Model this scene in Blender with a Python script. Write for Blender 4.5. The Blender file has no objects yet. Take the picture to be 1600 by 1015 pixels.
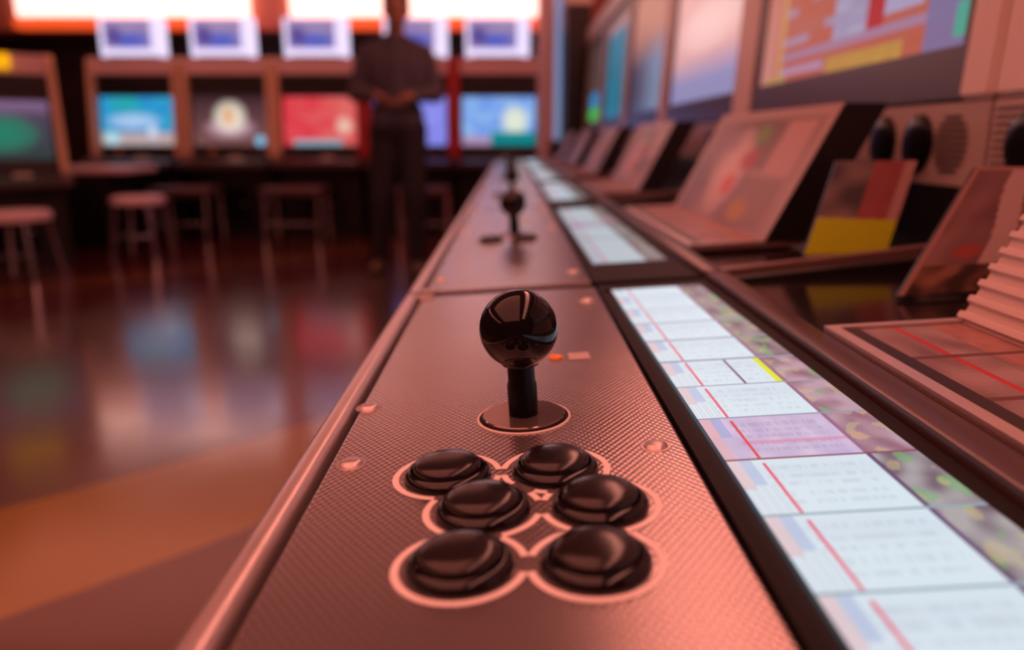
import bpy, bmesh, math, random
from mathutils import Vector, Matrix, noise as mnoise

# ---------------------------------------------------------------- camera, world, lights
scene = bpy.context.scene
COL = scene.collection
FPX, XV, YVP = 1216.0, 797.0, 217.0          # focal length and vanishing point of the row, in pixels of 1600x1015
PITCH = math.atan((507.5 - YVP) / FPX)
YAW = math.atan((800 - XV) / FPX)
CAM = Vector((0, 0, 0.845))
cd = bpy.data.cameras.new('camera')
cam = bpy.data.objects.new('camera', cd)
COL.objects.link(cam)
cam.location = CAM
cam.rotation_euler = (math.pi / 2 - PITCH, 0, -YAW)
cd.sensor_width = 36
cd.lens = 36 * FPX / 1600
cd.clip_start = 0.01
cd.clip_end = 60
cd.dof.use_dof = True
cd.dof.focus_distance = 0.338
cd.dof.aperture_fstop = 4.6
scene.camera = cam
scene.view_settings.view_transform = 'Standard'
scene.view_settings.look = 'None'
scene.view_settings.gamma = 1
scene.view_settings.exposure = 0.0
scene.view_settings.use_curve_mapping = False
world = bpy.data.worlds.new('world')
scene.world = world
world.use_nodes = True
world.node_tree.nodes['Background'].inputs[0].default_value = (0.05, 0.016, 0.013, 1)
world.node_tree.nodes['Background'].inputs[1].default_value = 0.6
LAMP = (1.0, 0.28, 0.20)                       # salmon ceiling lamps
LAMP_POWER = 2.1
STRIP_POWER = 6.8

# ---------------------------------------------------------------- helpers
def S(r, g, b):
    def f(c):
        c /= 255.0
        return c / 12.92 if c <= 0.04045 else ((c + 0.055) / 1.055) ** 2.4
    return (f(r), f(g), f(b))

def mat(name, col, rough=0.5, metal=0.0, spec=0.5, emit=None, estr=1.0, noise=None, coat=0.0):
    m = bpy.data.materials.new(name)
    m.use_nodes = True
    nt = m.node_tree
    b = nt.nodes['Principled BSDF']
    b.inputs['Base Color'].default_value = (*col, 1)
    b.inputs['Roughness'].default_value = rough
    b.inputs['Metallic'].default_value = metal
    b.inputs['Specular IOR Level'].default_value = spec
    b.inputs['Coat Weight'].default_value = coat
    if emit:
        b.inputs['Emission Color'].default_value = (*emit, 1)
        b.inputs['Emission Strength'].default_value = estr
    if noise:
        sc, amt = noise
        tc = nt.nodes.new('ShaderNodeTexCoord')
        n = nt.nodes.new('ShaderNodeTexNoise')
        n.inputs['Scale'].default_value = sc
        n.inputs['Detail'].default_value = 4
        nt.links.new(tc.outputs['Object'], n.inputs['Vector'])
        mx = nt.nodes.new('ShaderNodeMix')
        mx.data_type = 'RGBA'
        mx.inputs[6].default_value = (*[c * (1 - amt) for c in col], 1)
        mx.inputs[7].default_value = (*[min(1, c * (1 + amt)) for c in col], 1)
        nt.links.new(n.outputs['Fac'], mx.inputs[0])
        nt.links.new(mx.outputs[2], b.inputs['Base Color'])
    return m

def print_mat(name, emit=0.0, rough=0.35, base=1.0, coat=0.0, spec=0.35, gain=1.0):
    """flat print or screen: colour comes from the mesh's colour attribute"""
    m = bpy.data.materials.new(name)
    m.use_nodes = True
    nt = m.node_tree
    b = nt.nodes['Principled BSDF']
    a = nt.nodes.new('ShaderNodeAttribute')
    a.attribute_name = 'print'
    b.inputs['Roughness'].default_value = rough
    b.inputs['Coat Weight'].default_value = coat
    b.inputs['Coat Roughness'].default_value = 0.08
    b.inputs['Specular IOR Level'].default_value = spec
    if base >= 1:
        g = nt.nodes.new('ShaderNodeVectorMath'); g.operation = 'SCALE'; g.inputs[3].default_value = gain
        nt.links.new(a.outputs['Color'], g.inputs[0])
        nt.links.new(g.outputs[0], b.inputs['Base Color'])
    else:
        b.inputs['Base Color'].default_value = (base, base, base, 1)
    if emit:
        nt.links.new(a.outputs['Color'], b.inputs['Emission Color'])
        b.inputs['Emission Strength'].default_value = emit
    return m

def link(o, parent=None):
    COL.objects.link(o)
    if parent is not None:
        o.parent = parent
    return o

def tag(o, label=None, cat=None, group=None, kind=None):
    if label: o['label'] = label
    if cat: o['category'] = cat
    if group: o['group'] = group
    if kind: o['kind'] = kind
    return o

def thing(name, label, cat, loc=(0, 0, 0), rz=0, group=None):
    o = bpy.data.objects.new(name, None)
    o.empty_display_size = 0.1
    link(o)
    o.location = loc
    o.rotation_euler = (0, 0, rz)
    return tag(o, label, cat, group)

def obj(name, bm, material, parent=None, smooth=None):
    me = bpy.data.meshes.new(name)
    bmesh.ops.recalc_face_normals(bm, faces=bm.faces)
    bm.to_mesh(me)
    bm.free()
    me.materials.append(material)
    if smooth is not None:
        me.shade_smooth()
        me.set_sharp_from_angle(angle=math.radians(smooth))
    return link(bpy.data.objects.new(name, me), parent)

def dup(src, parent=None):
    c = src.copy()
    link(c)
    c.parent = parent
    for ch in list(src.children):
        dup(ch, c)
    return c

def hexa(bm, p):
    """eight corners: bottom ring of four, top ring of four"""
    v = [bm.verts.new(q) for q in p]
    for f in ((0, 3, 2, 1), (4, 5, 6, 7), (0, 1, 5, 4), (1, 2, 6, 5), (2, 3, 7, 6), (3, 0, 4, 7)):
        bm.faces.new([v[i] for i in f])
    return v

def box(bm, x0, x1, y0, y1, z0, z1, T=None):
    p = [(x0, y0, z0), (x1, y0, z0), (x1, y1, z0), (x0, y1, z0), (x0, y0, z1), (x1, y0, z1), (x1, y1, z1), (x0, y1, z1)]
    return hexa(bm, [T(*q) for q in p] if T else p)

def bbox(x0, x1, y0, y1, z0, z1, T=None, bev=0.0, seg=2):
    bm = bmesh.new()
    box(bm, x0, x1, y0, y1, z0, z1, T)
    if bev:
        bmesh.ops.bevel(bm, geom=list(bm.edges), offset=bev, segments=seg, affect='EDGES', profile=0.5)
    return bm

def prism_y(bm, prof, y0, y1, T=None):
    """profile in x,z pulled along y"""
    a = [bm.verts.new(T(x, y0, z) if T else (x, y0, z)) for x, z in prof]
    b = [bm.verts.new(T(x, y1, z) if T else (x, y1, z)) for x, z in prof]
    n = len(prof)
    bm.faces.new(a)
    bm.faces.new(b[::-1])
    for i in range(n):
        bm.faces.new([a[i], b[i], b[(i + 1) % n], a[(i + 1) % n]])

def prism_x(bm, prof, x0, x1):
    """profile in y,z pulled along x"""
    a = [bm.verts.new((x0, y, z)) for y, z in prof]
    b = [bm.verts.new((x1, y, z)) for y, z in prof]
    n = len(prof)
    bm.faces.new(a)
    bm.faces.new(b[::-1])
    for i in range(n):
        bm.faces.new([a[i], b[i], b[(i + 1) % n], a[(i + 1) % n]])

def lathe(bm, prof, T, n=40):
    """profile of (r, w) turned about the w axis; T maps (x, y, w) to the place"""
    rings = []
    for r, w in prof:
        if r < 1e-6:
            rings.append([bm.verts.new(T(0, 0, w))])
        else:
            rings.append([bm.verts.new(T(r * math.cos(2 * math.pi * k / n), r * math.sin(2 * math.pi * k / n), w)) for k in range(n)])
    for a, b in zip(rings, rings[1:]):
        for k in range(n):
            k2 = (k + 1) % n
            if len(a) == 1 and len(b) > 1: bm.faces.new([a[0], b[k], b[k2]])
            elif len(b) == 1 and len(a) > 1: bm.faces.new([a[k], a[k2], b[0]])
            elif len(a) > 1: bm.faces.new([a[k], a[k2], b[k2], b[k]])

def tube(bm, pts, r, n=10):
    pts = [Vector(p) for p in pts]
    rings = []
    for i, p in enumerate(pts):
        d = (pts[min(i + 1, len(pts) - 1)] - pts[max(i - 1, 0)]).normalized()
        up = Vector((0, 0, 1)) if abs(d.z) < 0.9 else Vector((1, 0, 0))
        a = d.cross(up).normalized()
        b = d.cross(a).normalized()
        rings.append([bm.verts.new(p + (a * math.cos(2 * math.pi * k / n) + b * math.sin(2 * math.pi * k / n)) * r) for k in range(n)])
    for a, b in zip(rings, rings[1:]):
        for k in range(n):
            bm.faces.new([a[k], a[(k + 1) % n], b[(k + 1) % n], b[k]])
    bm.faces.new(rings[0][::-1])
    bm.faces.new(rings[-1])

def painted(name, P, nu, nv, colf, material, parent=None):
    """a flat printed sheet or picture: P maps (u,v) in 0..1 to a point, colf gives each cell its colour"""
    vs = [P(i / nu, j / nv) for j in range(nv + 1) for i in range(nu + 1)]
    fs = [(j * (nu + 1) + i, j * (nu + 1) + i + 1, (j + 1) * (nu + 1) + i + 1, (j + 1) * (nu + 1) + i) for j in range(nv) for i in range(nu)]
    me = bpy.data.meshes.new(name)
    me.from_pydata([tuple(v) for v in vs], [], fs)
    at = me.color_attributes.new('print', 'FLOAT_COLOR', 'CORNER')
    dat = []
    for j in range(nv):
        for i in range(nu):
            c = colf((i + 0.5) / nu, (j + 0.5) / nv)
            dat.extend((c[0], c[1], c[2], 1.0) * 4)
    at.data.foreach_set('color', dat)
    me.materials.append(material)
    me.update()
    return link(bpy.data.objects.new(name, me), parent)

def mixc(a, b, t):
    t = max(0, min(1, t))
    return tuple(x + (y - x) * t for x, y in zip(a, b))

def vn(x, y, s=0):
    return 0.5 + 0.5 * mnoise.noise(Vector((x, y, s * 7.31)))

def blob(u, v, cu, cv, ru, rv):
    d = ((u - cu) / ru) ** 2 + ((v - cv) / rv) ** 2
    return max(0, 1 - d) ** 0.6 if d < 1 else 0

def rnd(*k):
    return random.Random(hash(k) & 0xffffffff).random()

def ray(x, y):
    a = (x - 800) / FPX
    b = (507.5 - y) / FPX
    d = Vector((a, math.cos(PITCH) + b * math.sin(PITCH), -math.sin(PITCH) + b * math.cos(PITCH)))
    c, s = math.cos(YAW), math.sin(YAW)
    return Vector((d.x * c + d.y * s, -d.x * s + d.y * c, d.z))

def atY(x, y, Y):
    d = ray(x, y)
    return CAM + d * (Y / d.y)

# ---------------------------------------------------------------- materials
M = {}
M['black'] = mat('black_plastic', (0.012, 0.010, 0.011), 0.35)
M['gloss_black'] = mat('gloss_black_plastic', (0.008, 0.006, 0.007), 0.12)
M['ball'] = mat('polished_black_ball', (0.008, 0.006, 0.008), 0.09, spec=0.32)
M['button'] = mat('dark_brown_black_button', (0.014, 0.010, 0.010), 0.20)
M['shaft'] = mat('black_shaft', (0.004, 0.003, 0.004), 0.3, spec=0.25)
M['rail'] = mat('brushed_metal_rail', (0.72, 0.64, 0.62), 0.34, 0.8, noise=(60, 0.10))
M['steel'] = mat('satin_steel', (0.62, 0.56, 0.55), 0.38, 0.9)
M['dark_metal'] = mat('dark_metal', (0.12, 0.09, 0.09), 0.3, 0.6)
M['ring'] = mat('pale_print', (0.92, 0.84, 0.80), 0.45)
M['washer'] = mat('brown_satin_washer', (0.26, 0.20, 0.19), 0.12, 0.7)
M['frame_black'] = mat('satin_black_frame', (0.010, 0.009, 0.010), 0.55, spec=0.12)
M['ledge'] = mat('dark_brown_ledge', (0.060, 0.034, 0.034), 0.28)
M['bronze'] = mat('brown_plastic', (0.16, 0.09, 0.085), 0.32)
M['cream'] = mat('cream_painted_metal', (0.86, 0.74, 0.66), 0.38, noise=(8, 0.05))
M['greybrown'] = mat('grey_brown_plastic', (0.52, 0.44, 0.41), 0.42)
M['bezel'] = mat('dark_purple_brown_bezel', (0.075, 0.045, 0.055), 0.3)
M['cone'] = mat('black_speaker_cone', (0.008, 0.007, 0.008), 0.25)
M['ridge'] = mat('pale_ridged_plastic', (0.66, 0.54, 0.51), 0.35)
M['yellow'] = mat('yellow_print', S(250, 190, 10), 0.5)
M['yellow_lit'] = mat('lit_yellow_plate', S(250, 190, 10), 0.5, emit=S(250, 190, 0), estr=0.8)
M['orange'] = mat('orange_plastic', (0.85, 0.30, 0.03), 0.35)
M['red_paint'] = mat('red_painted_metal', (0.45, 0.012, 0.02), 0.35)
M['tan_paint'] = mat('tan_painted_metal', (0.80, 0.55, 0.38), 0.4)
M['pink_panel'] = mat('pale_pink_panel', (0.75, 0.55, 0.60), 0.35)
M['dark_wall'] = mat('dark_brown_wall', (0.030, 0.014, 0.012), 0.6, noise=(3, 0.2))
M['salmon_wall'] = mat('salmon_painted_wall', (0.72, 0.22, 0.14), 0.6, noise=(2, 0.08))
M['ceiling'] = mat('ceiling_paint', (0.45, 0.33, 0.30), 0.7, noise=(3, 0.05))
M['strip_glow'] = mat('salmon_strip_lamp', (0.8, 0.5, 0.4), 0.5, emit=(1.0, 0.33, 0.25), estr=STRIP_POWER)
M['fill_glow'] = mat('salmon_fill_glow', (0.8, 0.5, 0.4), 0.5, emit=LAMP, estr=0.8)  # glow for the added fill panel over the far machines
M['lamp_glow'] = mat('salmon_lamp', (0.8, 0.5, 0.4), 0.5, emit=LAMP, estr=LAMP_POWER)
M['cove_glow'] = mat('cove_lightbox', (0.8, 0.6, 0.5), 0.5, emit=(1.0, 0.56, 0.48), estr=2.2)
M['valance'] = mat('red_orange_valance', (0.7, 0.1, 0.02), 0.5, emit=(1.0, 0.10, 0.02), estr=0.9)
M['white_lit'] = mat('white_lit_frame', (0.7, 0.7, 0.8), 0.4, emit=(0.66, 0.70, 1.0), estr=1.05)
M['screen'] = print_mat('lit_screen', 0.92, 0.30, base=0.01, spec=0.04)
M['backlit'] = print_mat('backlit_card', 0.88, 0.3, base=0.08, spec=0.2)
M['backlit_dim'] = print_mat('dimmer_backlit_card', 0.58, 0.3, base=0.08, spec=0.12)
M['print'] = print_mat('printed_card', 0.0, 0.38, gain=0.72)
M['seat'] = mat('dark_vinyl_seat', (0.10, 0.05, 0.05), 0.4)
M['chrome'] = mat('chrome_tube', (0.5, 0.5, 0.55), 0.2, 0.9)
M['skin'] = mat('skin', (0.45, 0.22, 0.15), 0.55)
M['hair'] = mat('black_hair', (0.012, 0.010, 0.010), 0.5)
M['sweater'] = mat('charcoal_jumper_knit', (0.095, 0.085, 0.12), 0.85, noise=(90, 0.3))
M['trousers'] = mat('dark_trousers', (0.020, 0.017, 0.024), 0.8, noise=(60, 0.2))
M['shoe'] = mat('brown_shoe', (0.16, 0.10, 0.06), 0.5)
M['eye'] = mat('eye', (0.03, 0.02, 0.02), 0.2)
M['badge'] = mat('lit_cyan_badge', (0.2, 0.6, 0.8), 0.3, emit=(0.2, 0.6, 0.9), estr=0.8)

def make_deck_mat():
    m = mat('textured_metal_deck', (0.46, 0.39, 0.38), 0.36, 0.85)
    nt = m.node_tree
    b = nt.nodes['Principled BSDF']
    tc = nt.nodes.new('ShaderNodeTexCoord')
    sep = nt.nodes.new('ShaderNodeSeparateXYZ')
    nt.links.new(tc.outputs['Object'], sep.inputs[0])
    def sine(ax, freq):
        mu = nt.nodes.new('ShaderNodeMath'); mu.operation = 'MULTIPLY'; mu.inputs[1].default_value = freq
        nt.links.new(sep.outputs[ax], mu.inputs[0])
        si = nt.nodes.new('ShaderNodeMath'); si.operation = 'SINE'
        nt.links.new(mu.outputs[0], si.inputs[0])
        return si
    a = sine(0, 2 * math.pi / 0.0031)
    c = sine(1, 2 * math.pi / 0.0043)
    pr = nt.nodes.new('ShaderNodeMath'); pr.operation = 'MULTIPLY'
    nt.links.new(a.outputs[0], pr.inputs[0]); nt.links.new(c.outputs[0], pr.inputs[1])
    bump = nt.nodes.new('ShaderNodeBump')
    bump.inputs['Strength'].default_value = 0.24
    bump.inputs['Distance'].default_value = 0.00022
    nt.links.new(pr.outputs[0], bump.inputs['Height'])
    nt.links.new(bump.outputs[0], b.inputs['Normal'])
    cm = nt.nodes.new('ShaderNodeMapRange'); cm.inputs[1].default_value = -0.6; cm.inputs[2].default_value = 0.6
    nt.links.new(pr.outputs[0], cm.inputs[0])
    mx = nt.nodes.new('ShaderNodeMix'); mx.data_type = 'RGBA'
    mx.inputs[6].default_value = (0.38, 0.32, 0.31, 1); mx.inputs[7].default_value = (0.54, 0.47, 0.46, 1)
    nt.links.new(cm.outputs[0], mx.inputs[0]); nt.links.new(mx.outputs[2], b.inputs['Base Color'])
    n = nt.nodes.new('ShaderNodeTexNoise'); n.inputs['Scale'].default_value = 9; n.inputs['Detail'].default_value = 3
    nt.links.new(tc.outputs['Object'], n.inputs['Vector'])
    mr = nt.nodes.new('ShaderNodeMapRange')
    mr.inputs[3].default_value = 0.16; mr.inputs[4].default_value = 0.29
    nt.links.new(n.outputs['Fac'], mr.inputs[0])
    nt.links.new(mr.outputs[0], b.inputs['Roughness'])
    return m
M['deck'] = make_deck_mat()

def make_floor_mat():
    m = bpy.data.materials.new('polished_striped_floor')
    m.use_nodes = True
    nt = m.node_tree
    b = nt.nodes['Principled BSDF']
    tc = nt.nodes.new('ShaderNodeTexCoord')
    sep = nt.nodes.new('ShaderNodeSeparateXYZ')
    nt.links.new(tc.outputs['Object'], sep.inputs[0])
    su = nt.nodes.new('ShaderNodeMath'); su.operation = 'SUBTRACT'
    nt.links.new(sep.outputs[1], su.inputs[0]); nt.links.new(sep.outputs[0], su.inputs[1])
    n = nt.nodes.new('ShaderNodeTexNoise'); n.inputs['Scale'].default_value = 1.4
    nt.links.new(tc.outputs['Object'], n.inputs['Vector'])
    ad = nt.nodes.new('ShaderNodeMath'); ad.operation = 'MULTIPLY_ADD'
    ad.inputs[1].default_value = 0.12
    nt.links.new(n.outputs['Fac'], ad.inputs[0]); nt.links.new(su.outputs[0], ad.inputs[2])
    sc = nt.nodes.new('ShaderNodeMath'); sc.operation = 'MULTIPLY'; sc.inputs[1].default_value = 0.1
    nt.links.new(ad.outputs[0], sc.inputs[0])
    cr = nt.nodes.new('ShaderNodeValToRGB')
    cr.color_ramp.interpolation = 'CONSTANT'
    stops = [(0.0, (0.10, 0.045, 0.030)), (0.219, (0.30, 0.17, 0.028)), (0.291, (0.12, 0.075, 0.065)),
             (0.60, (0.10, 0.014, 0.012)), (0.70, (0.16, 0.045, 0.010)), (0.76, (0.09, 0.014, 0.012))]
    els = cr.color_ramp.elements
    els[0].position, els[0].color = stops[0][0], (*stops[0][1], 1)
    els[1].position, els[1].color = stops[1][0], (*stops[1][1], 1)
    for p, c in stops[2:]:
        e = els.new(p); e.color = (*c, 1)
    nt.links.new(sc.outputs[0], cr.inputs[0])
    nt.links.new(cr.outputs[0], b.inputs['Base Color'])
    n2 = nt.nodes.new('ShaderNodeTexNoise'); n2.inputs['Scale'].default_value = 5
    nt.links.new(tc.outputs['Object'], n2.inputs['Vector'])
    mr = nt.nodes.new('ShaderNodeMapRange'); mr.inputs[3].default_value = 0.10; mr.inputs[4].default_value = 0.24
    nt.links.new(n2.outputs['Fac'], mr.inputs[0]); nt.links.new(mr.outputs[0], b.inputs['Roughness'])
    b.inputs['Specular IOR Level'].default_value = 0.9
    b.inputs['Coat Weight'].default_value = 0.6
    b.inputs['Coat Roughness'].default_value = 0.15
    return m
M['floor'] = make_floor_mat()

# ---------------------------------------------------------------- the room
RX0, RX1, RY0, RY1, RZ = -5.4, 4.2, -2.6, 8.6, 2.75
def struct(name, bm, m, parent=None, label=None):
    o = obj(name, bm, m, parent)
    if parent is None:
        tag(o, label, None, None, 'structure')
    return o
struct('floor', bbox(RX0 - .1, RX1 + .1, RY0 - .1, RY1 + .1, -0.1, 0.0), M['floor'], label='polished dark floor with diagonal orange and red stripes')
struct('ceiling', bbox(RX0 - .1, RX1 + .1, RY0 - .1, RY1 + .1, RZ, RZ + 0.1), M['ceiling'], label='plain pale ceiling above the arcade')
struct('wall_back', bbox(RX0 - .1, RX1 + .1, RY1, RY1 + 0.1, 0, RZ), M['dark_wall'], label='dark brown wall behind the far machines')
struct('wall_left', bbox(RX0 - .1, RX0, RY0, RY1, 0, RZ), M['dark_wall'], label='dark brown wall at the left side')
struct('wall_right', bbox(RX1, RX1 + .1, RY0, RY1, 0, RZ), M['salmon_wall'], label='salmon wall beyond the right row')
struct('wall_front', bbox(RX0 - .1, RX1 + .1, RY0 - .1, RY0, 0, RZ), M['dark_wall'], label='dark wall behind the camera')
# bulkhead over the far machines
struct('trim_1', bbox(RX0, RX1, 8.1, RY1, 1.88, RZ), M['salmon_wall'], label='salmon bulkhead above the far machines')

def lightbox(x0, x1, label):
    t = thing('cove_lightbox', label, 'light', ((x0 + x1) / 2, 8.1, 1.88))
    w = (x1 - x0) / 2
    obj('glowing_panel', bbox(-w, w, -0.14, 0, 0.105, 0.52, bev=0.03), M['cove_glow'], t, 40)
    obj('valance', bbox(-w - 0.01, w + 0.01, -0.17, 0, 0.0, 0.10, bev=0.01), M['valance'], t)
    return t
lightbox(-4.75, -2.52, 'long glowing pink-white lightbox at upper left above far machines')
lightbox(-2.12, 0.30, 'long glowing pink-white lightbox behind the standing person')

def ceiling_lamp(name, x0, x1, y0, y1, m, label):
    t = thing(name, label, 'light', ((x0 + x1) / 2, (y0 + y1) / 2, RZ))
    w, l = (x1 - x0) / 2, (y1 - y0) / 2
    bm = bmesh.new()
    for a in ((-w - .03, -w, -l - .03, l + .03), (w, w + .03, -l - .03, l + .03), (-w, w, -l - .03, -l), (-w, w, l, l + .03)):
        box(bm, a[0], a[1], a[2], a[3], -0.07, 0)
    obj('housing', bm, M['cream'], t)
    obj('diffuser', bbox(-w, w, -l, l, -0.055, -0.02), m, t)
ceiling_lamp('luminous_ceiling_panel', -2.6, 0.1, -2.3, 1.7, M['lamp_glow'], 'broad luminous salmon ceiling panel above the open floor')
ceiling_lamp('strip_lamp', 0.50, 0.78, -1.8, 5.0, M['strip_glow'], 'narrow bright salmon strip lamp above the right row')
ceiling_lamp('luminous_ceiling_panel', -4.4, -0.2, 4.7, 6.7, M['fill_glow'], 'added dim salmon fill panel on the ceiling, lighting the far machines')  # added fill panel, brightens the fronts of the far machines
ceiling_lamp('strip_lamp', -4.3, -4.0, -2.2, 4.3, M['strip_glow'], 'added narrow salmon fill strip near the left wall, lighting the floor')  # added out of view to put more light on the floor
ceiling_lamp('luminous_ceiling_panel', 1.5, 3.6, -1.0, 5.6, M['lamp_glow'], 'added salmon fill panel on the ceiling beyond the right row')  # unseen panel, added for more light from the right

# ---------------------------------------------------------------- the right-hand row of cabinets
PITCH_ROW, DW, Z0 = 0.805, 0.798, 0.72
GAP = 0.010
SL = math.atan(0.06)
def D(u, y, w):
    """deck frame: u across the sloping deck, y along the row, w above its surface"""
    return (u * math.cos(SL) - w * math.sin(SL), y, Z0 + u * math.sin(SL) + w * math.cos(SL))
def DT(cu, cy):
    return lambda a, b, w: D(cu + a, cy + b, w)

def joystick(parent, u, y):
    bm = bmesh.new()
    lathe(bm, [(0.0, 0.0), (0.0068, 0.0), (0.0068, 0.016), (0.0062, 0.018), (0.0062, 0.032), (0.0, 0.032)], DT(u, y), 24)
    s = obj('joystick_shaft', bm, M['shaft'], parent, 35)
    bm = bmesh.new()
    R, cz = 0.0177, 0.0420
    pr = [(0.0, cz + R)] + [(R * math.sin(a), cz + R * math.cos(a)) for a in [math.pi * k / 30 for k in range(1, 26)]] + [(0.0085, cz - R * 0.92), (0.0, cz - R * 0.92)]
    lathe(bm, pr, DT(u, y), 56)
    obj('ball_top', bm, M['ball'], s, 50)
    bm = bmesh.new()
    lathe(bm, [(0.0, 0.0019), (0.0186, 0.0019), (0.0190, 0.0015), (0.0190, 0.0004), (0.0, 0.0004)], DT(u, y), 48)
    obj('dust_washer', bm, M['washer'], s, 30)
    bm = bmesh.new()
    lathe(bm, [(0.0206, 0.0001), (0.0206, 0.0006), (0.0213, 0.0007), (0.0217, 0.0001)], DT(u, y), 48)
    obj('washer_rim', bm, M['ring'], s, 30)
    bm = bmesh.new()
    lathe(bm, [(0.0, 0.0004), (0.0205, 0.0004), (0.0205, 0.0)], DT(u, y), 48)
    obj('washer_seat', bm, M['frame_black'], s)
    return s

def button(parent, u, y):
    bm = bmesh.new()
    lathe(bm, [(0.0168, 0.0002), (0.0168, 0.0012), (0.0160, 0.0026), (0.0150, 0.0035), (0.0141, 0.0037), (0.0138, 0.0032), (0.0137, 0.0004)], DT(u, y), 48)
    r = obj('push_button', bm, M['gloss_black'], parent, 50)
    bm = bmesh.new()
    lathe(bm, [(0.0, 0.0075), (0.005, 0.0074), (0.009, 0.0070), (0.0112, 0.0065), (0.0125, 0.0057), (0.0131, 0.0047), (0.0132, 0.0008), (0.0, 0.0008)], DT(u, y), 44)
    obj('plunger', bm, M['button'], r, 60)
    return r

def outline(parent, centres, r=0.0212, wd=0.0025):
    """the pale printed line round a group of buttons"""
    bm = bmesh.new()
    n = 180
    for i, (cx, cy) in enumerate(centres):
        for k in range(n):
            a0, a1 = 2 * math.pi * k / n, 2 * math.pi * (k + 1) / n
            am = (a0 + a1) / 2
            mx, my = cx + r * math.cos(am), cy + r * math.sin(am)
            if any(math.hypot(mx - ox, my - oy) < r - 0.0003 for j, (ox, oy) in enumerate(centres) if j != i):
                continue
            q = [bm.verts.new(D(cx + rr * math.cos(a), cy + rr * math.sin(a), 0.00025)) for rr, a in ((r - wd, a0), (r, a0), (r, a1), (r - wd, a1))]
            bm.faces.new(q)
    bmesh.ops.remove_doubles(bm, verts=bm.verts, dist=1e-6)
    return obj('printed_outline', bm, M['ring'], parent)

CELL, C0 = 0.0445, 0.0970
def strip_colour(near):
    WHITE = (0.66, 0.86, 0.95)
    def f(u, v, U0=0.082, U1=0.1545, Y0=0.03, Y1=0.77):
        X = U0 + (U1 - U0) * u
        y = Y0 + (Y1 - Y0) * v - 0.15            # matches the photograph's depth for the nearest cabinet
        k = math.floor((y - C0) / CELL)
        w = (y - C0) / CELL - k                  # 0 near .. 1 far inside a cell
        purple = (k == 4)
        if w < 0.035 or w > 0.985:
            return (0.18, 0.05, 0.09) if purple else mixc((0.25, 0.5, 0.55), (0.20, 0.25, 0.4), rnd(k))
        if X > 0.1345:                           # picture column
            if X < 0.1365: return (0.04, 0.05, 0.16) if k < 4 else (0.25, 0.13, 0.25)
            t = vn(X * 110, y * 75, k)
            pal = [((0.36, 0.40, 0.42), (0.10, 0.11, 0.16)), ((0.46, 0.34, 0.42), (0.24, 0.13, 0.20)), ((0.30, 0.30, 0.30), (0.13, 0.09, 0.15))][0 if k < 4 else (1 if k in (4, 5, 6) else 2)]
            c = mixc(pal[1], pal[0], (t - 0.3) * 2.6)
            g = vn(X * 120 + 9, y * 80, k + 5)
            if g > 0.66: c = mixc(c, (0.10, 0.45, 0.16) if k != 4 else (0.62, 0.42, 0.20), 0.6)
            if vn(X * 140 + 31, y * 110, k + 2) > 0.66: c = mixc(c, (0.55, 0.50, 0.25), 0.45)
            return c
        c = WHITE if not purple else mixc((0.42, 0.38, 0.68), (0.70, 0.62, 0.80), vn(X * 160, y * 60))
        if not purple: c = mixc(c, (0.58, 0.76, 0.88), 0.75 * max(0, 1 - abs(w - 0.75) * 3.2) * (0.6 + 0.4 * vn(X * 100, y * 100)))
        if X < 0.0935:
            if X < 0.0868: c = mixc(c, (0.75, 0.42, 0.42), 0.65 if purple else (0.5 * (w > 0.45)))
            elif X < 0.0915 and w > 0.52: c = mixc(c, (0.25, 0.40, 0.72), 0.75 if purple else 0.5)
            if w < 0.5 and int((X - 0.082) / 0.00055) % 2: c = mixc(c, (0.45, 0.5, 0.6), 0.35)
            return c
        if 0.0942 < X < 0.0958 and w < 0.93: return mixc((0.78, 0.10, 0.20), (0.70, 0.05, 0.08), purple)
        if k == 6:
            if 0.1155 < X < 0.1172: return (0.05, 0.05, 0.12)
            if X > 0.1315: return (0.75, 0.85, 0.02)
        # rows of tiny unreadable print
        if near:
            if int(w * 13) % 2 == 0 and 0.15 < w < 0.9 and rnd(k, int(w * 13), int(X * 1200)) > 0.45 and X < 0.130:
                c = mixc(c, (0.25, 0.30, 0.42), 0.18 if not purple else 0.35)
        if purple and 0.35 < w < 0.42: c = mixc(c, (0.75, 0.15, 0.3), 0.5)
        return c
    return f

def strip(parent, near):
    ya, yb = (0.03, 0.77) if near else (0.10, 0.705)
    cf = strip_colour(near)
    o = painted('instruction_card', lambda u, v: D(0.082 + 0.0725 * u, ya + (yb - ya) * v, 0.0012), 110 if near else 36, 480 if near else 90, lambda u, v: cf(u, v, Y0=ya, Y1=yb), M['backlit'] if near else M['backlit_dim'], parent)
    return o

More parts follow.
